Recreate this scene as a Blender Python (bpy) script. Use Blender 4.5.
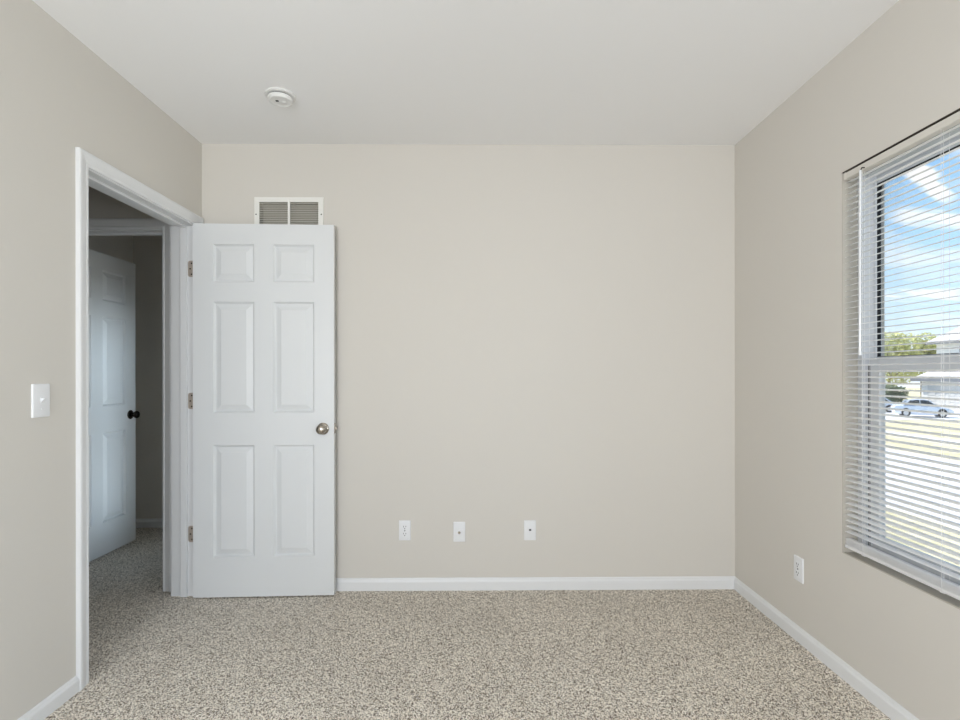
import bpy, bmesh, math, random
from mathutils import Vector, Matrix

for o in list(bpy.data.objects):
    bpy.data.objects.remove(o)
S = bpy.context.scene
COL = S.collection
PI = math.pi

# ------------------------------------------------------------------ camera
EYE = 1.2246
cam_d = bpy.data.cameras.new('camera')
cam_d.sensor_fit = 'HORIZONTAL'
cam_d.sensor_width = 36.0
cam_d.lens = 36.0 * 512.9 / 960
cam_d.shift_x = (480 - 479.36) / 960
cam_d.shift_y = (374.6 - 360) / 960
cam_d.clip_start = 0.02
cam_d.clip_end = 500
cam = bpy.data.objects.new('camera', cam_d)
COL.objects.link(cam)
cam.matrix_world = (Matrix.Translation((0, 0, EYE)) @ Matrix.Rotation(-0.0088, 4, 'Z')
                    @ Matrix.Rotation(PI / 2, 4, 'X') @ Matrix.Rotation(-0.0011, 4, 'Z'))
S.camera = cam

# ------------------------------------------------------------------ colour management
S.view_settings.view_transform = 'Standard'
S.view_settings.look = 'None'
S.view_settings.exposure = 0.0
S.view_settings.gamma = 1.0
S.view_settings.use_curve_mapping = False
S.cycles.max_bounces = 12
S.cycles.diffuse_bounces = 8
S.cycles.glossy_bounces = 4
S.cycles.transmission_bounces = 6
S.cycles.transparent_max_bounces = 12
S.cycles.sample_clamp_indirect = 6.0
S.cycles.use_denoising = True


def lin(r, g, b):
    f = lambda c: (c / 255 / 12.92) if c / 255 <= 0.04045 else ((c / 255 + 0.055) / 1.055) ** 2.4
    return (f(r), f(g), f(b), 1.0)


# ------------------------------------------------------------------ sky
W = bpy.data.worlds.new('sky')
S.world = W
W.use_nodes = True
wt = W.node_tree
wt.nodes.clear()


def wn(kind, **kw):
    n = wt.nodes.new(kind)
    for k, v in kw.items():
        setattr(n, k, v)
    return n


def wmath(op, a, b=None, c=None):
    n = wn('ShaderNodeMath', operation=op)
    for i, v in enumerate((a, b, c)):
        if v is None:
            continue
        if isinstance(v, (int, float)):
            n.inputs[i].default_value = v
        else:
            wt.links.new(v, n.inputs[i])
    return n.outputs[0]


tc = wn('ShaderNodeTexCoord')
sx = wn('ShaderNodeSeparateXYZ')
wt.links.new(tc.outputs['Generated'], sx.inputs[0])
hyp = wmath('SQRT', wmath('ADD', wmath('MULTIPLY', sx.outputs[0], sx.outputs[0]),
                          wmath('MULTIPLY', sx.outputs[1], sx.outputs[1])))
el = wmath('MULTIPLY', wmath('ARCTAN2', sx.outputs[2], hyp), 180 / PI)      # elevation, degrees
az = wmath('MULTIPLY', wmath('ARCTAN2', sx.outputs[0], sx.outputs[1]), 180 / PI)
ramp = wn('ShaderNodeValToRGB')
wt.links.new(wmath('DIVIDE', el, 60.0), ramp.inputs[0])
cr = ramp.color_ramp
cr.elements[0].position = 0.0
cr.elements[0].color = lin(226, 240, 250)
cr.elements[1].position = 1.0
cr.elements[1].color = lin(70, 130, 205)
for p_, c_ in ((0.09, lin(203, 231, 250)), (0.2, lin(166, 211, 246)), (0.32, lin(140, 190, 236))):
    e = cr.elements.new(p_)
    e.color = c_
# wispy clouds: stretched noise over azimuth and elevation
cv = wn('ShaderNodeCombineXYZ')
wt.links.new(wmath('MULTIPLY', az, 0.10), cv.inputs[0])
wt.links.new(wmath('ADD', wmath('MULTIPLY', el, 0.42), wmath('MULTIPLY', az, 0.10)), cv.inputs[1])
nz = wn('ShaderNodeTexNoise')
nz.inputs['Scale'].default_value = 0.9
nz.inputs['Detail'].default_value = 6
nz.inputs['Roughness'].default_value = 0.55
nz.inputs['Distortion'].default_value = 0.4
wt.links.new(cv.outputs[0], nz.inputs['Vector'])
mr = wn('ShaderNodeMapRange')
mr.inputs['From Min'].default_value = 0.50
mr.inputs['From Max'].default_value = 0.70
wt.links.new(nz.outputs[0], mr.inputs[0])


def streak(a0, e0, a1, e1, width, gain):
    """soft cloud band between two sky directions"""
    L = math.hypot(a1 - a0, e1 - e0)
    ux, uy = (a1 - a0) / L, (e1 - e0) / L
    da = wmath('SUBTRACT', az, a0)
    de = wmath('SUBTRACT', el, e0)
    t = wmath('ADD', wmath('MULTIPLY', da, ux), wmath('MULTIPLY', de, uy))
    n = wmath('ABSOLUTE', wmath('ADD', wmath('MULTIPLY', da, -uy), wmath('MULTIPLY', de, ux)))
    n = wmath('ADD', n, wmath('MULTIPLY', wmath('SUBTRACT', nz.outputs[0], 0.5), 4.0))
    m = wn('ShaderNodeMapRange', interpolation_type='SMOOTHSTEP')
    m.inputs['From Min'].default_value = width
    m.inputs['From Max'].default_value = width * 0.2
    wt.links.new(n, m.inputs[0])
    a = wn('ShaderNodeMapRange', interpolation_type='SMOOTHSTEP')
    a.inputs['From Min'].default_value = -1.0
    a.inputs['From Max'].default_value = 0.8
    wt.links.new(t, a.inputs[0])
    b = wn('ShaderNodeMapRange', interpolation_type='SMOOTHSTEP')
    b.inputs['From Min'].default_value = L + 1.0
    b.inputs['From Max'].default_value = L - 0.8
    wt.links.new(t, b.inputs[0])
    return wmath('MULTIPLY', wmath('MULTIPLY', wmath('MULTIPLY', m.outputs[0], a.outputs[0]), b.outputs[0]), gain)


cloud = wmath('MULTIPLY', mr.outputs[0], 0.75)
for s in ((40.1, 18.2, 43.0, 14.2, 0.75, 1.0), (39.6, 13.6, 46.0, 11.9, 0.7, 0.8), (37.0, 6.9, 43.5, 6.5, 0.5, 0.8)):
    cloud = wmath('MAXIMUM', cloud, streak(*s))
mx = wn('ShaderNodeMix', data_type='RGBA')
wt.links.new(wmath('MINIMUM', cloud, 1.0), mx.inputs[0])
wt.links.new(ramp.outputs[0], mx.inputs[6])
mx.inputs[7].default_value = lin(250, 252, 254)
bg = wn('ShaderNodeBackground')
bg.inputs[1].default_value = 1.3
wo = wn('ShaderNodeOutputWorld')
wt.links.new(mx.outputs[2], bg.inputs[0])
wt.links.new(bg.outputs[0], wo.inputs[0])

# ------------------------------------------------------------------ sun and added fill lamps
sun_d = bpy.data.lights.new('sun', 'SUN')
sun_d.energy = 6.5
sun_d.angle = math.radians(0.6)
sun_d.color = (1.0, 0.95, 0.87)
sun = bpy.data.objects.new('sun', sun_d)
COL.objects.link(sun)
sun.rotation_euler = Vector((0.45, -0.62, -0.95)).to_track_quat('-Z', 'Y').to_euler()


def fill_lamp(name, loc, direction, w, h, power, color):
    d = bpy.data.lights.new(name, 'AREA')
    d.shape = 'RECTANGLE'
    d.size, d.size_y = w, h
    d.energy = power
    d.color = color
    o = bpy.data.objects.new(name, d)
    COL.objects.link(o)
    o.location = loc
    o.rotation_euler = Vector(direction).to_track_quat('-Z', 'Y').to_euler()
    return o


# fill lamps added outside made-up windows, all out of view
fill_lamp('fill_lamp_rear', (-0.70, -2.12, 1.12), (0.55, 1, 0.03), 1.9, 1.5, 133, (0.965, 0.985, 1.015))
fill_lamp('fill_lamp_side', (1.72, -0.35, 1.27), (-1, 0, 0), 1.0, 1.5, 36, (0.80, 0.90, 1.0))
fill_lamp('fill_lamp_hall_door', (-1.50, 3.46, 0.9), (-1, 0, 0), 0.56, 1.5, 1.5, (0.72, 0.88, 1.0)).data.spread = math.radians(44)  # narrow lamp added to brighten the hall door

# ------------------------------------------------------------------ materials


def mat(name, color, rough=0.6, metal=0.0, spec=0.5, noise=0.0, nscale=20.0, bump=0.0, bscale=200.0, bdist=0.001):
    m = bpy.data.materials.new(name)
    m.use_nodes = True
    t = m.node_tree
    b = t.nodes['Principled BSDF']
    b.inputs['Base Color'].default_value = color
    b.inputs['Roughness'].default_value = rough
    b.inputs['Metallic'].default_value = metal
    b.inputs['Specular IOR Level'].default_value = spec
    c = t.nodes.new('ShaderNodeTexCoord')
    if noise > 0:
        n = t.nodes.new('ShaderNodeTexNoise')
        n.inputs['Scale'].default_value = nscale
        n.inputs['Detail'].default_value = 4
        t.links.new(c.outputs['Object'], n.inputs['Vector'])
        r = t.nodes.new('ShaderNodeValToRGB')
        r.color_ramp.elements[0].position = 0.3
        r.color_ramp.elements[1].position = 0.7
        r.color_ramp.elements[0].color = tuple(x * (1 - noise) for x in color[:3]) + (1,)
        r.color_ramp.elements[1].color = tuple(min(1, x * (1 + noise)) for x in color[:3]) + (1,)
        t.links.new(n.outputs[0], r.inputs[0])
        t.links.new(r.outputs[0], b.inputs['Base Color'])
    if bump > 0:
        n = t.nodes.new('ShaderNodeTexNoise')
        n.inputs['Scale'].default_value = bscale
        n.inputs['Detail'].default_value = 2
        t.links.new(c.outputs['Object'], n.inputs['Vector'])
        bp = t.nodes.new('ShaderNodeBump')
        bp.inputs['Strength'].default_value = bump
        bp.inputs['Distance'].default_value = bdist
        t.links.new(n.outputs[0], bp.inputs['Height'])
        t.links.new(bp.outputs[0], b.inputs['Normal'])
    return m


def carpet_material():
    m = bpy.data.materials.new('carpet')
    m.use_nodes = True
    t = m.node_tree
    b = t.nodes['Principled BSDF']
    b.inputs['Roughness'].default_value = 0.95
    b.inputs['Specular IOR Level'].default_value = 0.1
    c = t.nodes.new('ShaderNodeTexCoord')
    mp = t.nodes.new('ShaderNodeMapping')
    mp.inputs['Scale'].default_value = (1.0, 0.7, 1.0)
    t.links.new(c.outputs['Object'], mp.inputs[0])
    v = t.nodes.new('ShaderNodeTexVoronoi')
    v.inputs['Scale'].default_value = 340
    t.links.new(mp.outputs[0], v.inputs['Vector'])
    sp = t.nodes.new('ShaderNodeSeparateColor')
    t.links.new(v.outputs['Color'], sp.inputs[0])
    n = t.nodes.new('ShaderNodeTexNoise')
    n.inputs['Scale'].default_value = 230
    n.inputs['Detail'].default_value = 3
    t.links.new(mp.outputs[0], n.inputs['Vector'])
    mxx = t.nodes.new('ShaderNodeMix')
    mxx.inputs[0].default_value = 0.72
    t.links.new(n.outputs[0], mxx.inputs[2])
    t.links.new(sp.outputs[0], mxx.inputs[3])
    r = t.nodes.new('ShaderNodeValToRGB')
    e = r.color_ramp.elements
    e[0].position = 0.2
    e[0].color = lin(76, 66, 55)
    e[1].position = 0.9
    e[1].color = lin(252, 248, 240)
    for p_, c_ in ((0.36, lin(178, 167, 151)), (0.52, lin(232, 222, 208)), (0.7, lin(255, 248, 236))):
        k = e.new(p_)
        k.color = c_
    t.links.new(mxx.outputs[0], r.inputs[0])
    # broad uneven brushing of the pile
    n2 = t.nodes.new('ShaderNodeTexNoise')
    n2.inputs['Scale'].default_value = 2.2
    n2.inputs['Detail'].default_value = 3
    t.links.new(c.outputs['Object'], n2.inputs['Vector'])
    mr2 = t.nodes.new('ShaderNodeMapRange')
    mr2.inputs['From Min'].default_value = 0.3
    mr2.inputs['From Max'].default_value = 0.7
    mr2.inputs['To Min'].default_value = 0.94
    mr2.inputs['To Max'].default_value = 1.06
    t.links.new(n2.outputs[0], mr2.inputs[0])
    hs = t.nodes.new('ShaderNodeHueSaturation')
    t.links.new(mr2.outputs[0], hs.inputs['Value'])
    t.links.new(r.outputs[0], hs.inputs['Color'])
    t.links.new(hs.outputs[0], b.inputs['Base Color'])
    bp = t.nodes.new('ShaderNodeBump')
    bp.inputs['Strength'].default_value = 0.8
    bp.inputs['Distance'].default_value = 0.006
    t.links.new(mxx.outputs[0], bp.inputs['Height'])
    t.links.new(bp.outputs[0], b.inputs['Normal'])
    return m


def grass_material():
    m = mat('dry_lawn', lin(196, 182, 128), 0.95, spec=0.1, bump=0.6, bscale=30, bdist=0.03)
    t = m.node_tree
    b = t.nodes['Principled BSDF']
    c = t.nodes.new('ShaderNodeTexCoord')
    n = t.nodes.new('ShaderNodeTexNoise')
    n.inputs['Scale'].default_value = 1.3
    n.inputs['Detail'].default_value = 8
    n.inputs['Roughness'].default_value = 0.75
    t.links.new(c.outputs['Object'], n.inputs['Vector'])
    r = t.nodes.new('ShaderNodeValToRGB')
    e = r.color_ramp.elements
    e[0].position, e[0].color = 0.33, lin(186, 182, 140)
    e[1].position, e[1].color = 0.66, lin(226, 218, 192)
    k = e.new(0.5)
    k.color = lin(210, 202, 166)
    t.links.new(n.outputs[0], r.inputs[0])
    t.links.new(r.outputs[0], b.inputs['Base Color'])
    return m


def glass_material():
    m = bpy.data.materials.new('window_glass')
    m.use_nodes = True
    t = m.node_tree
    t.nodes.clear()
    out = t.nodes.new('ShaderNodeOutputMaterial')
    mix = t.nodes.new('ShaderNodeMixShader')
    tr = t.nodes.new('ShaderNodeBsdfTransparent')
    gl = t.nodes.new('ShaderNodeBsdfGlossy')
    gl.inputs['Roughness'].default_value = 0.02
    fr = t.nodes.new('ShaderNodeFresnel')
    fr.inputs[0].default_value = 1.25
    t.links.new(fr.outputs[0], mix.inputs[0])
    t.links.new(tr.outputs[0], mix.inputs[1])
    t.links.new(gl.outputs[0], mix.inputs[2])
    t.links.new(mix.outputs[0], out.inputs[0])
    return m


def slat_material():
    m = mat('blind_vinyl', lin(250, 250, 250), 0.4)
    t = m.node_tree
    b = t.nodes['Principled BSDF']
    out = t.nodes['Material Output']
    tl = t.nodes.new('ShaderNodeBsdfTranslucent')
    tl.inputs[0].default_value = lin(252, 252, 252)
    mix = t.nodes.new('ShaderNodeMixShader')
    mix.inputs[0].default_value = 0.32
    t.links.new(b.outputs[0], mix.inputs[1])
    t.links.new(tl.outputs[0], mix.inputs[2])
    t.links.new(mix.outputs[0], out.inputs[0])
    return m


def brick_like(name, c1, c2, scale, w, h, mortar=0.01):
    m = mat(name, c1, 0.85)
    t = m.node_tree
    b = t.nodes['Principled BSDF']
    c = t.nodes.new('ShaderNodeTexCoord')
    k = t.nodes.new('ShaderNodeTexBrick')
    k.inputs['Color1'].default_value = c1
    k.inputs['Color2'].default_value = tuple(x * 0.96 for x in c1[:3]) + (1,)
    k.inputs['Mortar'].default_value = c2
    k.inputs['Scale'].default_value = scale
    k.inputs['Brick Width'].default_value = w
    k.inputs['Row Height'].default_value = h
    k.inputs['Mortar Size'].default_value = mortar
    mp = t.nodes.new('ShaderNodeMapping')
    mp.inputs['Rotation'].default_value = (PI / 2, 0, PI / 2)
    t.links.new(c.outputs['Object'], mp.inputs[0])
    t.links.new(mp.outputs[0], k.inputs['Vector'])
    t.links.new(k.outputs[0], b.inputs['Base Color'])
    return m


M = dict(
    wall=mat('beige_wall_paint', lin(211, 207, 200), 0.75, spec=0.25, bump=0.12, bscale=160, bdist=0.0006),
    ceiling=mat('ceiling_paint', lin(240, 240, 240), 0.9, spec=0.1, bump=0.1, bscale=120, bdist=0.0006),
    trim=mat('white_trim_paint', lin(226, 227, 228), 0.38),
    door=mat('white_door_paint', lin(219, 221, 222), 0.42, bump=0.04, bscale=90, bdist=0.0004),
    carpet=carpet_material(),
    plastic=mat('white_plastic', lin(230, 231, 233), 0.35),
    detector=mat('detector_plastic', lin(228, 228, 226), 0.5),
    gap_shade=mat('dark_gap_shade', lin(58, 50, 42), 0.9, noise=0.15, nscale=12),  # dark colour stands in for the shaded gap over the head rail
    reveal=mat('shaded_return_paint', lin(184, 179, 169), 0.6),  # return colour darkened to carry the shade between the slats
    vinyl=mat('white_window_vinyl', lin(206, 209, 213), 0.35),
    gasket=mat('black_gasket', lin(22, 24, 30), 0.7),
    nickel=mat('satin_nickel', lin(176, 168, 156), 0.22, 1.0, noise=0.06, nscale=60),
    hinge=mat('brushed_hinge', lin(188, 176, 164), 0.5, 0.6),
    bronze=mat('dark_bronze', lin(62, 56, 52), 0.2, 1.0),
    screw=mat('dark_screw', lin(46, 40, 36), 0.5, 0.6),
    slot=mat('dark_slot', lin(28, 28, 30), 0.8),
    duct=mat('vent_duct', lin(176, 170, 158), 0.9),
    vent=mat('vent_enamel', lin(232, 231, 226), 0.45),
    slat=slat_material(),
    rail=mat('blind_rail', lin(212, 208, 200), 0.45),
    cord=mat('white_cord', lin(236, 236, 236), 0.7),
    wand=mat('clear_wand', lin(226, 228, 230), 0.25),
    glass=glass_material(),
    lawn=grass_material(),
    concrete=mat('pale_concrete', lin(226, 225, 223), 0.9, noise=0.05, nscale=3),
    asphalt=mat('pale_street', lin(220, 220, 220), 0.9, noise=0.05, nscale=2),
    car=mat('silver_white_paint', lin(222, 228, 236), 0.25, 0.15, noise=0.01),
    carglass=mat('car_glass', lin(38, 46, 56), 0.08),
    tyre=mat('tyre_rubber', lin(40, 40, 42), 0.8),
    alloy=mat('alloy_wheel', lin(190, 194, 200), 0.3, 0.8),
    lamp=mat('lamp_lens', lin(230, 232, 236), 0.1),
    siding=brick_like('pale_siding', lin(232, 232, 230), lin(196, 198, 200), 1.0, 40.0, 0.18, 0.012),
    gdoor=mat('garage_door_paint', lin(206, 206, 204), 0.6),
    roof=mat('grey_shingle', lin(196, 194, 192), 0.9, noise=0.08, nscale=6),
    eave=mat('grey_eave', lin(120, 124, 130), 0.7),
    darkglass=mat('house_glass', lin(70, 80, 92), 0.1),
    leaf=mat('yellow_green_leaf', lin(206, 206, 140), 0.7, noise=0.3, nscale=1.5),
    leafdark=mat('dark_green_leaf', lin(98, 116, 82), 0.7, noise=0.3, nscale=2),
    bark=mat('bark', lin(112, 96, 80), 0.9, noise=0.2, nscale=8),
)

# ------------------------------------------------------------------ helpers


class MB:
    def __init__(self):
        self.bm = bmesh.new()

    def box(self, x0, x1, y0, y1, z0, z1, bev=0.0, seg=2):
        vs = [self.bm.verts.new((x, y, z)) for x in (x0, x1) for y in (y0, y1) for z in (z0, z1)]
        q = [(0, 1, 3, 2), (4, 6, 7, 5), (0, 4, 5, 1), (2, 3, 7, 6), (0, 2, 6, 4), (1, 5, 7, 3)]
        fs = [self.bm.faces.new([vs[i] for i in f]) for f in q]
        if bev > 0:
            es = list({e for f in fs for e in f.edges})
            bmesh.ops.bevel(self.bm, geom=es, offset=bev, segments=seg, affect='EDGES', profile=0.5)
        return self

    def prism(self, pts, a, b, fn):
        """closed 2-D outline swept from a to b; fn(u, v, t) -> xyz"""
        r0 = [self.bm.verts.new(fn(u, v, a)) for u, v in pts]
        r1 = [self.bm.verts.new(fn(u, v, b)) for u, v in pts]
        n = len(pts)
        for i in range(n):
            self.bm.faces.new((r0[i], r0[(i + 1) % n], r1[(i + 1) % n], r1[i]))
        self.bm.faces.new(r0)
        self.bm.faces.new(list(reversed(r1)))
        return self

    def rings(self, rings, cap=True):
        vr = [[self.bm.verts.new(p) for p in r] for r in rings]
        n = len(rings[0])
        for a, b in zip(vr, vr[1:]):
            for i in range(n):
                self.bm.faces.new((a[i], a[(i + 1) % n], b[(i + 1) % n], b[i]))
        if cap:
            self.bm.faces.new(vr[0])
            self.bm.faces.new(list(reversed(vr[-1])))
        return self

    def lathe(self, prof, origin, axis, seg=32):
        """prof: (radius, height) pairs along axis"""
        ax = Vector(axis).normalized()
        t = Vector((0, 0, 1)) if abs(ax.z) < 0.9 else Vector((1, 0, 0))
        u = ax.cross(t).normalized()
        v = ax.cross(u)
        o = Vector(origin)
        rs = []
        for r, h in prof:
            r = max(r, 1e-5)
            rs.append([o + ax * h + (u * math.cos(2 * PI * i / seg) + v * math.sin(2 * PI * i / seg)) * r for i in range(seg)])
        return self.rings(rs)

    def tube(self, pts, r, seg=8):
        pts = [Vector(p) for p in pts]
        rs = []
        for i, p in enumerate(pts):
            d = (pts[min(i + 1, len(pts) - 1)] - pts[max(i - 1, 0)]).normalized()
            t = Vector((0, 0, 1)) if abs(d.z) < 0.9 else Vector((1, 0, 0))
            u = d.cross(t).normalized()
            v = d.cross(u)
            rs.append([p + (u * math.cos(2 * PI * k / seg) + v * math.sin(2 * PI * k / seg)) * r for k in range(seg)])
        return self.rings(rs)

    def build(self, name, material, parent=None, smooth=False, loc=None):
        bmesh.ops.recalc_face_normals(self.bm, faces=self.bm.faces)
        me = bpy.data.meshes.new(name)
        self.bm.to_mesh(me)
        self.bm.free()
        me.materials.append(material)
        o = bpy.data.objects.new(name, me)
        COL.objects.link(o)
        if parent:
            o.parent = parent
        if loc:
            o.location = loc
        if smooth:
            for p in me.polygons:
                p.use_smooth = True
            me.set_sharp_from_angle(angle=math.radians(35))
        return o


def tag(o, label=None, cat=None, group=None, kind=None):
    if label:
        o['label'] = label
    if cat:
        o['category'] = cat
    if group:
        o['group'] = group
    if kind:
        o['kind'] = kind
    return o


def empty(name, loc=(0, 0, 0), rz=0.0):
    o = bpy.data.objects.new(name, None)
    o.empty_display_size = 0.1
    COL.objects.link(o)
    o.location = loc
    o.rotation_euler = (0, 0, rz)
    return o


def copy_tree(o, parent=None):
    c = o.copy()
    COL.objects.link(c)
    if parent:
        c.parent = parent
    for ch in [x for x in COL.objects if x.parent == o]:
        copy_tree(ch, c)
    return c


# ------------------------------------------------------------------ room dimensions
XL, XR, D, H = -1.533, 1.475, 2.896, 2.5235
REAR = -1.45
TW = 0.13                      # left wall thickness
RW = 0.17                      # right wall thickness
DY0, DY1, DZ = 2.044, 2.826, 2.040      # bedroom doorway
HX0, HX1, HZ = -2.527, -1.757, 2.040    # hall doorway, in the wall at y = HY
HY, HT = 2.9, 0.12
R2X, R2Y = -2.725, 4.112        # far closet room: left wall and back wall
WY0, WY1, WZ0, WZ1 = 1.148, 2.049, 0.507, 2.034   # window in view
VY0, VY1 = -0.90, 0.20         # side window added behind the camera for fill light
RX0, RX1, RZ0, RZ1 = -1.40, 0.70, 0.40, 1.98      # rear window added behind the camera for fill light
HALLX = -4.3
VX0, VX1, VZ0, VZ1 = -1.236, -0.851, 1.986, 2.222      # return air grille
HALLY = -0.8
OUT = 0.16

# ------------------------------------------------------------------ setting
b = MB()
b.box(HALLX - 0.1, XR + RW, REAR - OUT, R2Y + OUT, -0.12, 0.011)
tag(b.build('floor', M['carpet']), 'flecked brown and beige carpet over the whole floor', 'carpet', kind='structure')
b = MB()
b.box(HALLX - 0.1, XR + RW + 0.02, REAR - OUT - 0.02, R2Y + OUT, H, H + 0.2)
tag(b.build('ceiling', M['ceiling']), 'smooth white ceiling', 'ceiling', kind='structure')

b = MB()
b.box(XL, VX0 + 0.02, D, D + OUT, 0, H)
b.box(VX1 - 0.02, XR, D, D + OUT, 0, H)
b.box(VX0 + 0.02, VX1 - 0.02, D, D + OUT, 0, VZ0 + 0.02)
b.box(VX0 + 0.02, VX1 - 0.02, D, D + OUT, VZ1 - 0.02, H)
tag(b.build('wall_back', M['wall']), 'plain beige wall facing the camera', 'wall', kind='structure')
b = MB()
b.box(XL - TW, XL, REAR, DY0 - 0.018, 0, H)
b.box(XL - TW, XL, DY1 + 0.018, D + OUT, 0, H)
b.box(XL - TW, XL, DY0 - 0.018, DY1 + 0.018, DZ + 0.018, H)
tag(b.build('wall_left', M['wall']), 'beige wall with the doorway, left side of the room', 'wall', kind='structure')
b = MB()
b.box(XR, XR + RW, REAR - OUT, VY0, 0, H)
b.box(XR, XR + RW, VY1, WY0, 0, H)
b.box(XR, XR + RW, WY1, D + OUT, 0, H)
b.box(XR, XR + RW, VY0, VY1, 0, WZ0)
b.box(XR, XR + RW, VY0, VY1, WZ1, H)
b.box(XR, XR + RW, WY0, WY1, 0, WZ0)
b.box(XR, XR + RW, WY0, WY1, WZ1, H)
tag(b.build('wall_right', M['wall']), 'beige wall with the window, right side of the room', 'wall', kind='structure')
b = MB()
b.box(XL - TW, RX0, REAR - OUT, REAR, 0, H)
b.box(RX1, XR, REAR - OUT, REAR, 0, H)
b.box(RX0, RX1, REAR - OUT, REAR, 0, RZ0)
b.box(RX0, RX1, REAR - OUT, REAR, RZ1, H)
tag(b.build('wall_front', M['wall']), 'beige wall behind the camera', 'wall', kind='structure')
# hall beyond the doorway and the small room beyond that
b = MB()
b.box(HALLX, HX0 - 0.018, HY, HY + HT, 0, H)
b.box(HX1 + 0.018, XL - TW, HY, HY + HT, 0, H)
b.box(HX0 - 0.018, HX1 + 0.018, HY, HY + HT, HZ + 0.018, H)
tag(b.build('wall_hall_end', M['wall']), 'shaded wall at the end of the hall, around the second doorway', 'wall', kind='structure')
b = MB()
b.box(HALLX - 0.1, HALLX, HALLY, HY + HT, 0, H)
b.box(HALLX, XL - TW, HALLY - 0.1, HALLY, 0, H)
tag(b.build('wall_hall_left', M['wall']), 'wall on the far side of the hall', 'wall', kind='structure')
b = MB()
b.box(R2X - 0.1, R2X, HY + HT, R2Y, 0, H)
tag(b.build('wall_closet_left', M['wall']), 'dark side wall behind the open hall door', 'wall', kind='structure')
b = MB()
b.box(R2X - 0.1, XL - TW + 0.2, R2Y, R2Y + OUT, 0, H)
tag(b.build('wall_closet_back', M['wall']), 'dark wall seen through the second doorway', 'wall', kind='structure')
b = MB()
CX0, CX1 = XL - TW, XL - TW + 0.12
b.box(CX0, CX1, D + OUT, 3.17, 0, H)
b.box(CX0, CX1, 3.75, R2Y, 0, H)
b.box(CX0, CX1, 3.17, 3.75, 0, 0.12)
b.box(CX0, CX1, 3.17, 3.75, 1.68, H)
tag(b.build('wall_closet_right', M['wall']), 'side wall of the space beyond the second doorway', 'wall', kind='structure')

# baseboards
BP = [(0, 0), (0.0135, 0), (0.0135, 0.058), (0.0115, 0.064), (0.0085, 0.068), (0.0065, 0.075), (0.003, 0.079), (0, 0.079)]
b = MB()
b.prism(BP, XL, XR, lambda u, v, t: (t, D - u, v * 1.01))
tag(b.build('baseboard_back', M['trim']), 'white baseboard along the facing wall', 'baseboard', kind='structure')
b = MB()
b.prism(BP, REAR, D, lambda u, v, t: (XR - u, t, v * 0.98))
tag(b.build('baseboard_right', M['trim']), 'white baseboard under the window', 'baseboard', kind='structure')
b = MB()
b.prism(BP, REAR, DY0 - 0.062, lambda u, v, t: (XL + u, t, v * 0.91))
tag(b.build('baseboard_left', M['trim']), 'white baseboard under the light switch', 'baseboard', kind='structure')
b = MB()
b.prism(BP, R2X, XL - TW, lambda u, v, t: (t, R2Y - u, v))
tag(b.build('baseboard_closet', M['trim']), 'white baseboard seen through the second doorway', 'baseboard', kind='structure')

# door casings: u across the width from the inner edge, v = projection from the wall
CP = [(0, 0), (0, 0.008), (0.003, 0.0105), (0.010, 0.0105), (0.014, 0.0085), (0.019, 0.0105), (0.034, 0.0145),
      (0.042, 0.017), (0.052, 0.017), (0.0555, 0.0145), (0.0555, 0)]
RV = 0.005


def casing_set(parent, a0, a1, top, fn):
    """fn(a, z, v): position along the wall, height, projection from the wall face"""
    for side, s in ((a0 - RV, -1), (a1 + RV, 1)):
        bb = MB()
        r0 = [fn(side + s * u, 0.0, v) for u, v in CP]
        r1 = [fn(side + s * u, top + RV + u, v) for u, v in CP]
        bb.rings([r0, r1])
        bb.build('side_casing', M['trim'], parent)
    bb = MB()
    r0 = [fn(a0 - RV - u, top + RV + u, v) for u, v in CP]
    r1 = [fn(a1 + RV + u, top + RV + u, v) for u, v in CP]
    bb.rings([r0, r1])
    bb.build('head_casing', M['trim'], parent)


t1 = tag(empty('trim_1'), 'white casing and jamb around the bedroom doorway', 'door frame', kind='structure')
casing_set(t1, DY0, DY1, DZ, lambda a, z, v: (XL + v, a, z))
casing_set(t1, DY0, DY1, DZ, lambda a, z, v: (XL - TW - v, a, z))
for y0, y1 in ((DY0 - 0.018, DY0), (DY1, DY1 + 0.018)):
    MB().box(XL - TW, XL, y0, y1, 0, DZ).build('side_jamb', M['trim'], t1)
MB().box(XL - TW, XL, DY0 - 0.018, DY1 + 0.018, DZ, DZ + 0.018).build('head_jamb', M['trim'], t1)
SX0, SX1 = XL - 0.078, XL - 0.042
for y0, y1 in ((DY0, DY0 + 0.011), (DY1 - 0.011, DY1)):
    MB().box(SX0, SX1, y0, y1, 0, DZ, 0.002, 1).build('door_stop', M['trim'], t1)
MB().box(SX0, SX1, DY0 + 0.011, DY1 - 0.011, DZ - 0.011, DZ, 0.002, 1).build('door_stop', M['trim'], t1)

t2 = tag(empty('trim_2'), 'white casing and jamb around the second doorway in the hall', 'door frame', kind='structure')
casing_set(t2, HX0, HX1, HZ, lambda a, z, v: (a, HY - v, z))
for x0, x1 in ((HX0 - 0.018, HX0), (HX1, HX1 + 0.018)):
    MB().box(x0, x1, HY, HY + HT, 0, HZ).build('side_jamb', M['trim'], t2)
MB().box(HX0 - 0.018, HX1 + 0.018, HY, HY + HT, HZ, HZ + 0.018).build('head_jamb', M['trim'], t2)
MB().box(HX1 - 0.011, HX1, HY + 0.045, HY + 0.08, 0, HZ, 0.002, 1).build('door_stop', M['trim'], t2)
MB().box(HX0, HX1 - 0.011, HY + 0.045, HY + 0.08, HZ - 0.011, HZ, 0.002, 1).build('door_stop', M['trim'], t2)

# ------------------------------------------------------------------ six-panel doors


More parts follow.
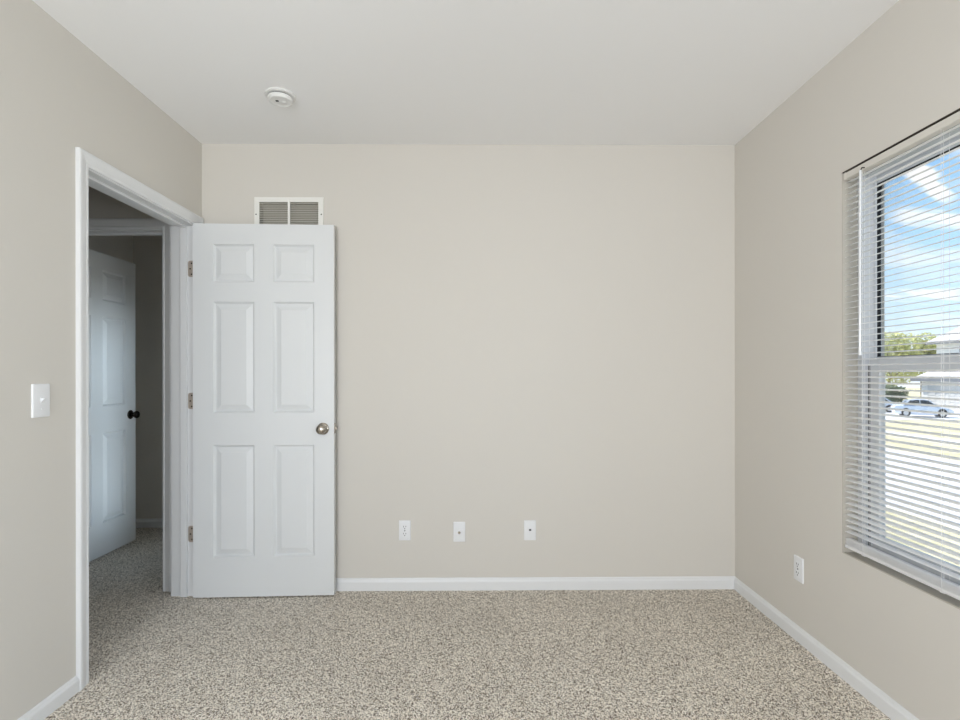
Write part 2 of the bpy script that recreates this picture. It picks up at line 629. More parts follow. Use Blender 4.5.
def door_slab(w, h, t):
    """hinge edge at x = 0, front face at y = 0 looking to -y, thickness to +y"""
    m = MB()
    bm = m.bm
    k = w / 0.762
    xs = [0, 0.107 * k, 0.330 * k, 0.432 * k, 0.655 * k, w]
    f = h / 2.03
    zs = [0]
    for d in (0.217, 0.608, 0.177, 0.604, 0.108, 0.205, 0.111):
        zs.append(zs[-1] + d * f)
    zs[-1] = h
    for y, s in ((0.0, 1), (t, -1)):
        for i in range(5):
            for j in range(7):
                x0, x1, z0, z1 = xs[i], xs[i + 1], zs[j], zs[j + 1]

                def ring(inset, depth):
                    return [bm.verts.new((x, y + s * depth, z)) for x, z in
                            ((x0 + inset, z0 + inset), (x1 - inset, z0 + inset), (x1 - inset, z1 - inset), (x0 + inset, z1 - inset))]
                if i in (1, 3) and j in (1, 3, 5):
                    rs = [ring(0, 0), ring(0.003, 0.005), ring(0.009, 0.0125), ring(0.013, 0.0128), ring(0.042, 0.0028), ring(0.0425, 0.0022)]
                    for a, c in zip(rs, rs[1:]):
                        for q in range(4):
                            bm.faces.new((a[q], a[(q + 1) % 4], c[(q + 1) % 4], c[q]))
                    bm.faces.new(rs[-1])
                else:
                    bm.faces.new(ring(0, 0))
    for i in range(5):
        for z in (0, h):
            bm.faces.new([bm.verts.new(c) for c in ((xs[i], 0, z), (xs[i + 1], 0, z), (xs[i + 1], t, z), (xs[i], t, z))])
    for j in range(7):
        for x in (0, w):
            bm.faces.new([bm.verts.new(c) for c in ((x, 0, zs[j]), (x, 0, zs[j + 1]), (x, t, zs[j + 1]), (x, t, zs[j]))])
    bmesh.ops.remove_doubles(bm, verts=bm.verts, dist=1e-5)
    return m


KNOB = [(0.0305, 0), (0.0325, 0.002), (0.0325, 0.005), (0.030, 0.0075), (0.020, 0.010), (0.0125, 0.013), (0.0115, 0.020),
        (0.0125, 0.027), (0.019, 0.032), (0.0245, 0.038), (0.0268, 0.045), (0.0262, 0.051), (0.0225, 0.057), (0.014, 0.0612), (0.004, 0.0625), (0, 0.0626)]


def add_knobs(door, x, z, t, m_knob, back_scale):
    for y, d, sc in ((0, -1, 1.0), (t, 1, back_scale)):
        rose = MB().lathe([(r, h) for r, h in KNOB[:6]], (x, y, z), (0, d, 0), 40).build('rosette', m_knob, door, True)
        MB().lathe([(r, h * sc) for r, h in KNOB[5:]], (x, y, z), (0, d, 0), 40).build('knob', m_knob, rose, True)


d1 = empty('door_1', (XL + 0.008, 2.7875, 0.019), 0.035)
tag(d1, 'white six-panel bedroom door swung open against the facing wall', 'door', kind='structure')
DT = 0.035
door_slab(0.754, 2.026, DT).build('panel_slab', M['door'], d1)
add_knobs(d1, 0.754 - 0.0585, 0.911, DT, M['nickel'], 0.6)
lp = MB().box(0.754, 0.7555, 0.005, DT - 0.005, 0.883, 0.939, 0.0005, 1).build('latch_plate', M['nickel'], d1)
MB().prism([(0.0, 0.008), (0.011, 0.011), (0.011, 0.017), (0.0, 0.026)], 0.904, 0.918,
           lambda u, v, t_: (0.7555 + u, v, t_)).build('latch_bolt', M['nickel'], lp)


def rounded(w, h, r, n=5):
    """rounded rectangle from (0,0) to (w,h)"""
    out = []
    for cx, cy, a in ((w - r, r, -90), (w - r, h - r, 0), (r, h - r, 90), (r, r, 180)):
        for i in range(n + 1):
            t_ = math.radians(a + 90 * i / n)
            out.append((cx + r * math.cos(t_), cy + r * math.sin(t_)))
    return out


# hinges of the bedroom door: the leaves lie on the jamb and on the hinge edge
d1m = Matrix.Translation(d1.location) @ Matrix.Rotation(0.035, 4, 'Z')
d1i = d1m.inverted()


def world_pt(p):
    return d1i @ Vector(p)


for hz in (1.806, 1.082, 0.353):
    m = MB()
    m.prism(rounded(0.036, 0.089, 0.012), 0.0, 0.002, lambda u, v, t_: world_pt((XL - 0.038 + u, DY1 - t_, hz - 0.0445 + v)))
    leaf = m.build('hinge', M['hinge'], d1)
    MB().box(-0.0018, 0, 0.004, DT - 0.001, hz - 0.0635, hz + 0.0255, 0.0005, 1).build('hinge_leaf', M['hinge'], leaf)
    MB().lathe([(0.001, -0.049), (0.004, -0.047), (0.0055, -0.0445), (0.0055, 0.0445), (0.004, 0.047), (0.001, 0.049)],
               world_pt((XL + 0.006, DY1 + 0.003, hz)), (0, 0, 1), 14).build('hinge_pin', M['nickel'], leaf, True)
    for du, dv in ((-0.018, 0.030), (-0.026, 0.0), (-0.018, -0.030)):
        MB().lathe([(0.0042, 0), (0.0042, 0.0008), (0.002, 0.0014)], world_pt((XL + du, DY1 - 0.002, hz + dv)), (0, -1, 0), 12).build('screw', M['screw'], leaf)

d2 = empty('door_2', (HX0 + 0.04, HY + HT - 0.004, 0.018), PI / 2 + 0.002)
tag(d2, 'white six-panel door standing open beyond the second doorway, bluish in the shade', 'door', kind='structure')
slab = door_slab(0.768, 2.02, DT).build('panel_slab', M['door'], d2)
add_knobs(d2, 0.768 - 0.060, 0.921, DT, M['bronze'], 0.9)

# ------------------------------------------------------------------ window in view
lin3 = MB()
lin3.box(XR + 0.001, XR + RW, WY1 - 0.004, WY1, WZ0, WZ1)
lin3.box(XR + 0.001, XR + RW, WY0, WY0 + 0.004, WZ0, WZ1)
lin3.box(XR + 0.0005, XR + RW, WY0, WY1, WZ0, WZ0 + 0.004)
tag(lin3.build('trim_3', M['reveal']), 'return inside the window opening, coloured darker to hold the shade behind the slats', 'window return', kind='structure')
hd = MB().box(XR + 0.001, XR + RW, WY0, WY1, WZ1 - 0.004, WZ1)
tag(hd.build('trim_4', M['gap_shade']), 'head of the window opening, coloured dark as the shaded gap above the blind', 'window return', kind='structure')


def window(name, label, a0, a1, z0, z1, fn):
    """fn(a, d, z): a along the wall, d depth from the room face outward"""
    root = tag(empty(name), label, 'window', kind='structure')

    def bx(m, a_0, a_1, d0, d1_, z_0, z_1, bev=0.002):
        t_ = MB()
        t_.box(a_0, a_1, d0, d1_, z_0, z_1, bev, 1)
        for v in t_.bm.verts:
            v.co = Vector(fn(*v.co))
        off = len(m.bm.verts)
        mp = {}
        for v in t_.bm.verts:
            mp[v] = m.bm.verts.new(v.co)
        for f in t_.bm.faces:
            m.bm.faces.new([mp[v] for v in f.verts])
        t_.bm.free()
        return m

    def frame(A0, A1, Z0, Z1, d0, d1_, wa, wb, wt_, bev=0.002):
        m = MB()
        bx(m, A0, A0 + wa, d0, d1_, Z0, Z1, bev)
        bx(m, A1 - wa, A1, d0, d1_, Z0, Z1, bev)
        bx(m, A0 + wa, A1 - wa, d0, d1_, Z0, Z0 + wb, bev)
        bx(m, A0 + wa, A1 - wa, d0, d1_, Z1 - wt_, Z1, bev)
        return m
    g = 0.004
    zm = 0.5 * (z0 + z1)
    fr = frame(a0 + g, a1 - g, z0 + g, z1 - g, 0.060, 0.112, 0.026, 0.030, 0.026).build('window_frame', M['vinyl'], root)
    frame(a0 + g, a1 - g, z0 + g, z1 - g, 0.112, 0.152, 0.010, 0.030, 0.026).build('frame_back', M['vinyl'], fr)
    st = MB()
    for A in (a0 + 0.030, a1 - 0.040):
        bx(st, A, A + 0.010, 0.1055, 0.1118, z0 + 0.034, z1 - 0.030, 0)
    st.build('track', M['vinyl'], fr)
    # lower (inner) sash
    m = frame(a0 + 0.046, a1 - 0.046, z0 + 0.040, zm + 0.012, 0.078, 0.104, 0.046, 0.050, 0.050)
    ls = m.build('lower_sash', M['vinyl'], root)
    wsm = MB()
    for A in (a0 + 0.030, a1 - 0.046):
        bx(wsm, A, A + 0.016, 0.084, 0.100, z0 + 0.034, zm - 0.01, 0)
    bx(wsm, a0 + 0.046, a1 - 0.046, 0.084, 0.100, z0 + 0.034, z0 + 0.040, 0)
    wsm.build('weatherstrip', M['gasket'], ls)
    bx(MB(), a0 + 0.090, a1 - 0.090, 0.088, 0.092, z0 + 0.088, zm - 0.036, 0).build('pane', M['glass'], ls)
    lk = MB()
    am = 0.5 * (a0 + a1)
    bx(lk, am - 0.03, am + 0.03, 0.082, 0.102, zm + 0.012, zm + 0.022, 0.003)
    bx(lk, am - 0.008, am + 0.03, 0.072, 0.084, zm + 0.014, zm + 0.024, 0.002)
    lk.build('sash_lock', M['vinyl'], ls)
    # upper (outer) sash
    us = frame(a0 + 0.0145, a1 - 0.0145, zm - 0.022, z1 - 0.030, 0.114, 0.140, 0.012, 0.044, 0.026).build('upper_sash', M['vinyl'], root)
    frame(a0 + 0.0265, a1 - 0.0265, zm + 0.022, z1 - 0.056, 0.117, 0.131, 0.009, 0.002, 0.005, 0).build('glazing_bead', M['gasket'], us)
    bx(MB(), a0 + 0.030, a1 - 0.030, 0.122, 0.126, zm + 0.020, z1 - 0.056, 0).build('pane', M['glass'], us)
    return root


window('window_1', 'white double-hung window behind the white blind', WY0, WY1, WZ0, WZ1, lambda a, d, z: (XR + d, a, z))
window('added_window_2', 'white double-hung window added unseen in the same wall, behind the camera', VY0, VY1, WZ0, WZ1, lambda a, d, z: (XR + d, a, z))
window('added_window_4', 'small unseen window added in the side wall beyond the second doorway for fill light', 3.17, 3.75, 0.12, 1.68, lambda a, d, z: (XL - TW - 0.04 + d, a, z))  # unseen opening added for the lamp on the hall door
window('added_window_3', 'wide white window added unseen behind the camera for fill light', RX0, RX1, RZ0, RZ1, lambda a, d, z: (a, REAR - d, z))

# ------------------------------------------------------------------ venetian blind
BX0, BX1 = XR + 0.004, XR + 0.029
BY0, BY1 = WY0 + 0.010, WY1 - 0.012
BXC = 0.5 * (BX0 + BX1)
blind = tag(empty('window_blind', (BXC, 0.5 * (BY0 + BY1), WZ1 - 0.004)),
            'white horizontal mini blind lowered with slats open in the window', 'window blind')
bo = blind.location.copy()


def L(x, y, z):
    return (x - bo.x, y - bo.y, z - bo.z)


HZ0, HZ1 = WZ1 - 0.033, WZ1 - 0.008
# head rail: a U channel with rolled front lip
hp = [(BX0 - 0.002, HZ1), (BX0 - 0.002, HZ0 + 0.003), (BX0 + 0.001, HZ0), (BX1 - 0.001, HZ0), (BX1 + 0.002, HZ0 + 0.003), (BX1 + 0.002, HZ1),
      (BX1 - 0.000, HZ1), (BX1 - 0.000, HZ0 + 0.0025), (BX0 + 0.000, HZ0 + 0.0025), (BX0 + 0.000, HZ1)]
head = MB().prism(hp, BY0 - 0.003, BY1 + 0.003, lambda u, v, t_: L(u, t_, v)).build('head_rail', M['rail'], blind)
for yy in (BY1 - 0.004, BY0 + 0.004):
    MB().box(*(BX0 - bo.x - 0.003, BX1 - bo.x + 0.003, yy - bo.y - 0.004, yy - bo.y + 0.004, HZ0 - bo.z - 0.001, WZ1 - 0.005 - bo.z), 0.002, 2).build('end_bracket', M['rail'], head)
PITCH, TILT, SW = 0.0228, math.radians(11), 0.025
ztop = HZ0 - 0.012
ZR = 0.533                        # underside of the bottom rail
zs_ = [ztop - i * PITCH for i in range(int((ztop - 0.583) / PITCH) + 1)] + [ZR + 0.0155 + 0.0042 * i for i in range(6)]
sm = None
for i, zz in enumerate(zs_):
    if sm is None:
        m = MB()
        top, bot = [], []
        for k in range(7):
            s = -1 + 2 * k / 6
            zc = 0.0019 * (1 - s * s)
            xx = s * SW / 2
            ca, sa = math.cos(TILT), math.sin(TILT)
            # inner edge low, outer edge high
            top.append((xx * ca - (zc + 0.0003) * sa, xx * sa + (zc + 0.0003) * ca))
            bot.append((xx * ca - (zc - 0.0003) * sa, xx * sa + (zc - 0.0003) * ca))
        m.prism(top + list(reversed(bot)), BY0 - bo.y, BY1 - bo.y, lambda u, v, t_: (u, t_, v))
        o = m.build('slat', M['slat'], blind, True)
        sm = o
    else:
        o = sm.copy()
        COL.objects.link(o)
    o.location = (0, 0, zz - bo.z)
    if zz < 0.58:                 # spare slats lie flat on the rail
        o.rotation_euler = (0, TILT, 0)
zb = ZR + 0.004
# bottom rail
br = [(BX0 + 0.001, zb - 0.004), (BX0 - 0.001, zb - 0.001), (BX0 - 0.001, zb + 0.006), (BX0 + 0.002, zb + 0.009), (BX1 - 0.002, zb + 0.009),
      (BX1 + 0.001, zb + 0.006), (BX1 + 0.001, zb - 0.001), (BX1 - 0.001, zb - 0.004)]
rail = MB().prism(br, BY0 - bo.y, BY1 - bo.y, lambda u, v, t_: (u - bo.x, t_, v - bo.z)).build('bottom_rail', M['slat'], blind)
for yy in (BY0 + 0.100, 0.5 * (BY0 + BY1) + 0.015, BY1 - 0.094):
    m = MB()
    for xx in (BX0 - 0.0008, BX1 + 0.0008):
        m.tube([L(xx, yy, HZ0), L(xx, yy, zb)], 0.0006, 5)
    m.build('ladder_cord', M['cord'], blind)
    MB().tube([L(BXC, yy + 0.006, HZ0), L(BXC, yy + 0.006, zb)], 0.0007, 5).build('lift_cord', M['cord'], blind)
    MB().box(BX0 - bo.x, BX1 - bo.x, yy - bo.y - 0.008, yy - bo.y + 0.008, zb - 0.006 - bo.z, zb - 0.004 - bo.z).build('cord_button', M['slat'], rail)
# tilt wand hanging in front of the slats from a small hook
WYY = 1.930
wand = MB().tube([L(XR - 0.014, WYY, HZ0 - 0.004), L(XR - 0.016, WYY, HZ0 - 0.3), L(XR - 0.016, WYY, 1.302)], 0.0042, 6).build('tilt_wand', M['wand'], blind, True)
MB().tube([L(BX0, WYY, HZ0 + 0.006), L(XR - 0.008, WYY, HZ0 + 0.006), L(XR - 0.014, WYY, HZ0 - 0.006)], 0.0022, 6).build('wand_hook', M['screw'], wand)
MB().tube([L(XR - 0.016, WYY, 1.312), L(XR - 0.016, WYY, 1.296)], 0.0056, 8).build('wand_tip', M['wand'], wand)

# ------------------------------------------------------------------ switch and outlets


def plate(m, w, h, t):
    """wall plate with soft edges; local x width, z height, front to -y"""
    o = rounded(w, h, 0.003, 3)
    rs = []
    for ins, d in ((0, 0), (0, t * 0.45), (0.0015, t * 0.85), (0.004, t)):
        pts = rounded(w - 2 * ins, h - 2 * ins, 0.003, 3)
        rs.append([(u + ins - w / 2, -d, v + ins - h / 2) for u, v in pts])
    m.rings(rs)
    return m


def screws(parent, zs, t):
    for z in zs:
        s = MB().lathe([(0.0033, 0), (0.0033, 0.0006), (0.002, 0.0012), (0, 0.0013)], (0, -t, z), (0, -1, 0), 14).build('screw', M['plastic'], parent, True)


def place(root, loc, rz):
    root.location = loc
    root.rotation_euler = (0, 0, rz)


def duplex(loc, rz, label, group=None):
    r = tag(empty('power_outlet'), label, 'outlet', group)
    place(r, loc, rz)
    t = 0.006
    plate(MB(), 0.067, 0.112, t).build('cover_plate', M['plastic'], r, True)
    for z in (0.0195, -0.0195):
        pts = []
        for i in range(32):
            a = 2 * PI * i / 32
            pts.append((0.0172 * math.cos(a), max(-0.0140, min(0.0140, 0.0172 * math.sin(a)))))
        f = MB().prism(pts, t - 0.001, t + 0.0016, lambda u, v, q: (u, -q, v + z)).build('receptacle', M['plastic'], r)
        for sx_, hh in ((-0.0063, 0.0085), (0.0063, 0.0070)):
            MB().box(sx_ - 0.0013, sx_ + 0.0013, -t - 0.0021, -t - 0.0012, z + 0.0035 - hh / 2, z + 0.0035 + hh / 2).build('slot', M['slot'], f)
        MB().lathe([(0.0027, 0), (0.0027, 0.0008)], (0, -t - 0.0013, z - 0.0075), (0, -1, 0), 12).build('ground_hole', M['slot'], f)
    MB().lathe([(0.0033, 0), (0.0033, 0.0008), (0.0015, 0.0014)], (0, -t, 0), (0, -1, 0), 14).build('screw', M['screw'], r, True)
    return r


duplex((-0.3955, D, 0.347), 0, 'white double power outlet low on the facing wall, nearest the open door')
duplex((XR, 2.322, 0.338), -PI / 2, 'white double power outlet on the window wall, low in the corner')

r = tag(empty('cable_outlet', (-0.089, D, 0.338)), 'white cable wall plate with a grey round socket, middle of three on the facing wall', 'wall plate')
plate(MB(), 0.067, 0.112, 0.006).build('cover_plate', M['plastic'], r, True)
sk = MB().lathe([(0.0075, 0), (0.0075, 0.003), (0.005, 0.003), (0.005, 0.010), (0.0035, 0.0102), (0.0035, 0.006), (0.0, 0.006)], (0, -0.006, -0.003), (0, -1, 0), 20).build('coaxial_socket', M['nickel'], r, True)
screws(r, (0.042, -0.042), 0.006)

r = tag(empty('phone_outlet', (0.3105, D, 0.345)), 'white wall plate with a small dark phone jack, nearest the window on the facing wall', 'wall plate')
plate(MB(), 0.067, 0.112, 0.006).build('cover_plate', M['plastic'], r, True)
jk = MB().box(-0.0095, 0.0095, -0.0085, -0.0055, -0.0065, 0.0135, 0.001, 1).build('jack', M['plastic'], r)
MB().box(-0.006, 0.006, -0.0092, -0.0083, -0.001, 0.009).build('jack_hole', M['slot'], jk)
screws(r, (0.042, -0.042), 0.006)

r = tag(empty('light_switch', (XL, 1.822, 1.135), PI / 2), 'white light switch with one toggle on the wall left of the doorway', 'light switch')
plate(MB(), 0.073, 0.118, 0.0065).build('cover_plate', M['plastic'], r, True)
tg = MB().box(-0.0055, 0.0055, -0.0072, -0.006, -0.0125, 0.0125, 0.0005, 1).build('toggle_slot', M['plastic'], r)
MB().prism([(-0.006, 0.005), (-0.006, -0.008), (-0.017, -0.0105), (-0.0185, -0.004)], -0.0046, 0.0046, lambda u, v, t_: (t_, u, -v)).build('toggle', M['plastic'], tg)
screws(r, (0.030, -0.030), 0.0065)

# ------------------------------------------------------------------ return air grille above the door
v = tag(empty('air_vent', (0.5 * (VX0 + VX1), D, 0.5 * (VZ0 + VZ1))), 'white return air grille with two louvred openings high on the wall behind the open door', 'air vent')
w2, h2 = 0.5 * (VX1 - VX0), 0.5 * (VZ1 - VZ0)
m = MB()
FB = 0.027
for x0, x1, z0, z1 in ((-w2, -w2 + FB, -h2, h2), (w2 - FB, w2, -h2, h2), (-w2 + FB, w2 - FB, h2 - FB, h2), (-w2 + FB, w2 - FB, -h2, -h2 + FB)):
    m.box(x0, x1, -0.008, 0, z0, z1)
fr = m.build('grille_frame', M['vent'], v)
MB().box(-0.0065, 0.0065, -0.0075, -0.0005, -h2 + FB, h2 - FB).build('mullion', M['vent'], v)
dk = MB()
wi, hi = w2 - 0.021, h2 - 0.021
dk.box(-wi, wi, 0.060, 0.066, -hi, hi)
dk.box(-wi, -wi + 0.002, 0.0, 0.060, -hi, hi)
dk.box(wi - 0.002, wi, 0.0, 0.060, -hi, hi)
dk.box(-wi, wi, 0.0, 0.060, hi - 0.002, hi)
dk.box(-wi, wi, 0.0, 0.060, -hi, -hi + 0.002)
dk.build('duct_liner', M['duct'], v)
nl = 18
ph = (2 * h2 - 2 * FB) / nl
for i in range(nl):
    z = h2 - FB - (i + 0.5) * ph
    MB().prism([(-0.0066, z - 0.0036), (-0.0062, z - 0.0042), (0.0045, z + 0.0020), (0.0041, z + 0.0027)],
               -w2 + FB, w2 - FB, lambda a, b_, t_: (t_, a, b_)).build('louver', M['vent'], v)
for sx_ in (-1, 1):
    MB().lathe([(0.0036, 0), (0.0036, 0.001), (0.0015, 0.0018)], (sx_ * (w2 - 0.010), -0.008, 0.5 * h2 - 0.038), (0, -1, 0), 12).build('screw', M['screw'], fr, True)

# ------------------------------------------------------------------ smoke detector
s = tag(empty('smoke_detector', (-0.902, 2.392, H)), 'round white smoke detector on the ceiling above the door', 'smoke detector')
MB().lathe([(0.069, 0), (0.069, 0.005), (0.066, 0.008), (0.058, 0.009)], (0, 0, 0), (0, 0, -1), 48).build('mounting_base', M['detector'], s, True)
MB().lathe([(0.051, 0.009), (0.051, 0.0135)], (0, 0, 0), (0, 0, -1), 48).build('sensor_gap', M['slot'], s, True)
body = MB().lathe([(0.055, 0.0135), (0.056, 0.017), (0.055, 0.024), (0.051, 0.030), (0.046, 0.0315), (0.042, 0.030), (0.036, 0.0285), (0.030, 0.0285), (0, 0.030)],
                  (0, 0, 0), (0, 0, -1), 48).build('body', M['detector'], s, True)
MB().lathe([(0.011, 0), (0.011, 0.0025), (0.009, 0.0035), (0, 0.004)], (0.012, 0.004, -0.0285), (0, 0, -1), 24).build('test_button', M['detector'], body, True)
MB().box(-0.019, -0.006, -0.012, -0.003, -0.0312, -0.0285, 0.0008, 1).build('horn_slot', M['slot'], body)

# ------------------------------------------------------------------ outside
GZ = -2.49
b = MB()
b.box(XR + RW, 120, -60, 160, GZ - 0.3, GZ)
tag(b.build('lawn', M['lawn']), 'dry yellowish lawn outside the window', 'lawn', kind='structure')
b = MB()
b.box(11.5, 20.5, -60, 160, GZ - 0.05, GZ + 0.02)
tag(b.build('street', M['asphalt']), 'pale street running past the house', 'street', kind='structure')
b = MB()
b.box(25.0, 26.75, -60, 160, GZ - 0.05, GZ + 0.03)
tag(b.build('sidewalk', M['concrete']), 'pale sidewalk across the street', 'sidewalk', kind='structure')
b = MB()
b.box(26.75, 50.0, 41.0, 57.0, GZ - 0.05, GZ + 0.03)
tag(b.build('driveway', M['concrete']), 'pale concrete driveway in front of the house across the street', 'driveway', kind='structure')


def make_car(label, group=None):
    """sedan, nose to +x, origin on the ground at its centre"""
    root = tag(empty('car'), label, 'car', group)
    st = [(-2.30, 0.62, 0.45, 0.72), (-2.22, 0.78, 0.28, 0.92), (-1.9, 0.86, 0.22, 0.98), (-1.2, 0.90, 0.20, 0.97), (0.0, 0.91, 0.19, 0.94),
          (0.9, 0.90, 0.19, 0.91), (1.5, 0.88, 0.20, 0.84), (2.0, 0.82, 0.22, 0.72), (2.25, 0.70, 0.28, 0.60), (2.33, 0.52, 0.36, 0.50)]
    rs = []
    for x, w, z0, z1 in st:
        hgt = z1 - z0
        rs.append([(x, -w * 0.9, z0), (x, -w, z0 + 0.2 * hgt), (x, -w, z0 + 0.6 * hgt), (x, -w * 0.95, z0 + 0.9 * hgt), (x, -w * 0.82, z1),
                   (x, w * 0.82, z1), (x, w * 0.95, z0 + 0.9 * hgt), (x, w, z0 + 0.6 * hgt), (x, w, z0 + 0.2 * hgt), (x, w * 0.9, z0)])
    MB().rings(rs).build('body', M['car'], root, True)
    # cabin: glass band with a painted roof over it
    cab = [(-1.62, 0.74, 0.93), (-1.05, 0.62, 1.36), (-0.55, 0.60, 1.44), (0.10, 0.60, 1.43), (0.45, 0.62, 1.34), (1.12, 0.76, 0.90)]
    rs = [[(x, -0.80 if z < 1 else -0.76 + (z - 1) * 0.25, 0.90), (x, -w, z), (x, w, z), (x, 0.80 if z < 1 else 0.76 - (z - 1) * 0.25, 0.90)] for x, w, z in cab]
    MB().rings(rs).build('window_glass', M['carglass'], root)
    rf = [(-1.10, 0.60, 1.355), (-0.55, 0.60, 1.46), (0.10, 0.60, 1.45), (0.42, 0.60, 1.365)]
    rs = [[(x, -w - 0.03, z - 0.05), (x, -w + 0.04, z + 0.01), (x, w - 0.04, z + 0.01), (x, w + 0.03, z - 0.05)] for x, w, z in rf]
    MB().rings(rs).build('roof', M['car'], root, True)
    for s_ in (-1, 1):
        for p0, p1, r_ in (((1.12, s_ * 0.79, 0.90), (0.44, s_ * 0.635, 1.35), 0.035), ((-0.25, s_ * 0.79, 0.92), (-0.28, s_ * 0.64, 1.41), 0.03),
                           ((-1.62, s_ * 0.79, 0.93), (-1.08, s_ * 0.635, 1.36), 0.06)):
            MB().tube([p0, p1], r_, 6).build('pillar', M['car'], root)
    for x in (-1.38, 1.38):
        for s_ in (-1, 1):
            MB().lathe([(0.36, 0), (0.36, 0.02)], (x, s_ * 0.89, 0.37), (0, s_, 0), 28).build('wheel_arch', M['tyre'], root)
            wh = MB().lathe([(0.24, -0.10), (0.31, -0.10), (0.325, -0.07), (0.325, 0.05), (0.31, 0.075), (0.22, 0.08)], (x, s_ * 0.84, 0.325), (0, s_, 0), 28).build('wheel', M['tyre'], root, True)
            MB().lathe([(0.215, 0.07), (0.21, 0.088), (0.06, 0.080), (0.0, 0.085)], (x, s_ * 0.84, 0.325), (0, s_, 0), 20).build('hub_cap', M['alloy'], wh, True)
    for s_ in (-1, 1):
        MB().box(2.02, 2.30, s_ * 0.60 - 0.14, s_ * 0.60 + 0.14, 0.50, 0.62, 0.02, 1).build('headlight', M['lamp'], root)
        MB().box(-2.31, -2.20, s_ * 0.62 - 0.12, s_ * 0.62 + 0.12, 0.66, 0.82, 0.02, 1).build('tail_light', M['lamp'], root)
        MB().box(0.72, 0.86, s_ * 0.93 - 0.08, s_ * 0.93 + 0.08, 0.92, 1.04, 0.02, 1).build('wing_mirror', M['car'], root)
    return root


c1 = make_car('silver white sedan parked broadside on the driveway across the street')
place(c1, (38.7, 44.1, GZ + 0.03), math.radians(-30))
for c_ in (c1,):
    c_.scale = (0.87, 0.93, 1.04)
c2 = make_car('white sedan parked farther back, partly hidden by the silver sedan')
place(c2, (39.0, 50.4, GZ + 0.03), math.radians(160))

# house across the street
hs = tag(empty('house', (57.5, 51.25, GZ)), 'pale two-storey house with a front garage across the street', 'house')


hs.scale = (1.25, 1.25, 1.25)


def HL(x0, x1, y0, y1, z0, z1):
    return (x0 - 46, x1 - 46, y0 - 41, y1 - 41, z0, z1)


MB().box(*HL(40, 44, 36.5, 45.6, 0, 2.45)).build('garage_wall', M['siding'], hs)
MB().box(*HL(43, 53, 34.0, 47.4, 0, 5.9)).build('main_wall', M['siding'], hs)


def gable(name, x0, x1, y0, y1, z, rise, ov, m_, par):
    xm = 0.5 * (x0 + x1)
    pts = [(x0 - ov, z - 0.1), (xm, z + rise), (x1 + ov, z - 0.1), (x1 + ov, z + 0.1), (xm, z + rise + 0.2), (x0 - ov, z + 0.1)]
    pr = MB().prism(pts, y0 - ov, y1 + ov, lambda u, w_, t_: (u - 46, t_ - 41, w_)).build(name, m_, par)
    return pr


gr = gable('main_roof', 43, 53, 34, 47.4, 5.9, 2.4, 0.5, M['roof'], hs)
MB().prism([(43, 5.9), (48, 8.3), (53, 5.9)], 34.01, 47.39, lambda u, w_, t_: (u - 46, t_ - 41, w_)).build('gable_wall', M['siding'], hs)
MB().box(*HL(42.42, 42.5, 33.5, 47.9, 5.72, 5.98)).build('gutter', M['eave'], hs)
# garage roof: single slope up to the main wall
MB().prism([(39.5, 2.40), (43.0, 3.75), (43.0, 3.95), (39.5, 2.60)], 36.0, 46.1, lambda u, w_, t_: (u - 46, t_ - 41, w_)).build('garage_roof', M['roof'], hs)
MB().box(*HL(39.42, 39.5, 36.0, 46.1, 2.34, 2.62)).build('gutter', M['eave'], hs)
for y0, y1 in ((37.1, 40.6), (41.3, 44.9)):
    gd = MB().box(*HL(39.94, 40.0, y0, y1, 0, 2.15)).build('garage_door', M['gdoor'], hs)
    for k in range(4):
        for q in range(4):
            ya = y0 + (y1 - y0) * (k + 0.12) / 4
            yb = y0 + (y1 - y0) * (k + 0.88) / 4
            MB().box(*HL(39.91, 39.94, ya, yb, 0.08 + q * 0.53, 0.48 + q * 0.53), 0.01, 1).build('raised_panel', M['gdoor'], gd)
for y0 in (36.2, 43.6):
    wf = MB().box(*HL(42.93, 43.0, y0, y0 + 1.5, 4.3, 5.5)).build('window', M['vinyl'], hs)
    MB().box(*HL(42.90, 42.93, y0 + 0.1, y0 + 1.4, 4.4, 5.4)).build('window_pane', M['darkglass'], wf)

random.seed(5)


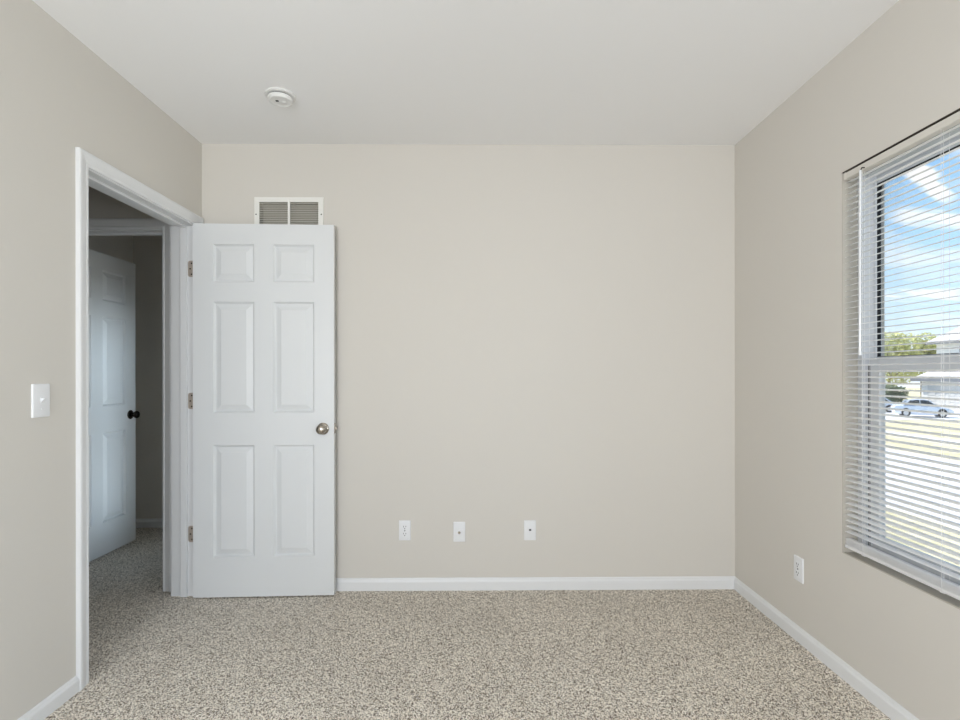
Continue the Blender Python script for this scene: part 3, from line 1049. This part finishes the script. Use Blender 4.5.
def tree(name, label, cat, loc, hgt, rad, n, lmat, trunk=True, group=None, z0=0.3, flat=1.0):
    root = tag(empty(name, loc), label, cat, group)
    m = MB()
    blobs = []
    for k in range(9):
        a = random.uniform(0, 2 * PI)
        rr = rad * random.uniform(0.1, 0.65)
        blobs.append((rr * math.cos(a), rr * math.sin(a), hgt * random.uniform(z0 + 0.15, 0.86), rad * random.uniform(0.4, 0.6)))
    for i in range(n):
        bx_, by_, bz_, br_ = random.choice(blobs)
        while True:
            p = Vector((random.uniform(-1, 1), random.uniform(-1, 1), random.uniform(-1, 1)))
            if p.length < 1:
                break
        p = p.normalized() * (p.length ** 0.4)
        c = Vector((bx_, by_, bz_)) + Vector((p.x * br_, p.y * br_, p.z * br_ * flat))
        c.z = max(0.08, min(hgt, c.z))
        s_ = random.uniform(0.14, 0.28)
        u = Vector((random.gauss(0, 1), random.gauss(0, 1), random.gauss(0, 1))).normalized()
        w_ = u.orthogonal().normalized()
        q = [c - u * s_, c + w_ * s_ * 0.45, c + u * s_, c - w_ * s_ * 0.45]
        m.bm.faces.new([m.bm.verts.new(x) for x in q])
    m.build('foliage', lmat, root)
    tk = MB()
    tk.tube([(0, 0, 0), (0.03, 0.02, hgt * 0.3), (-0.05, 0.05, hgt * 0.62)], 0.16 if trunk else 0.05, 8)
    for b_ in blobs[:5]:
        tk.tube([(0, 0.02, hgt * (0.3 if trunk else 0.1)), (b_[0] * 0.5, b_[1] * 0.5, (hgt * 0.3 + b_[2]) * 0.5), (b_[0], b_[1], b_[2])], 0.06 if trunk else 0.03, 6)
    tk.build('trunk', M['bark'], root)
    return root


tree('tree', 'yellow-green tree left of the house across the street, beside the window edge', 'tree', (59.0, 72.5, GZ), 9.5, 4.2, 7000, M['leaf'])
tree('tree', 'yellow-green tree behind the left end of the house across the street', 'tree', (68.3, 77.8, GZ), 9.9, 3.7, 6000, M['leaf'])
tree('shrub', 'low dark green shrub behind the parked cars, by the window edge', 'shrub', (43.6, 55.6, GZ), 2.5, 1.8, 2600, M['leafdark'], False, None, 0.1)
tree('shrub', 'low dark green shrub behind the parked cars, nearest the garage', 'shrub', (47.0, 58.0, GZ), 2.4, 1.7, 2600, M['leafdark'], False, None, 0.1)
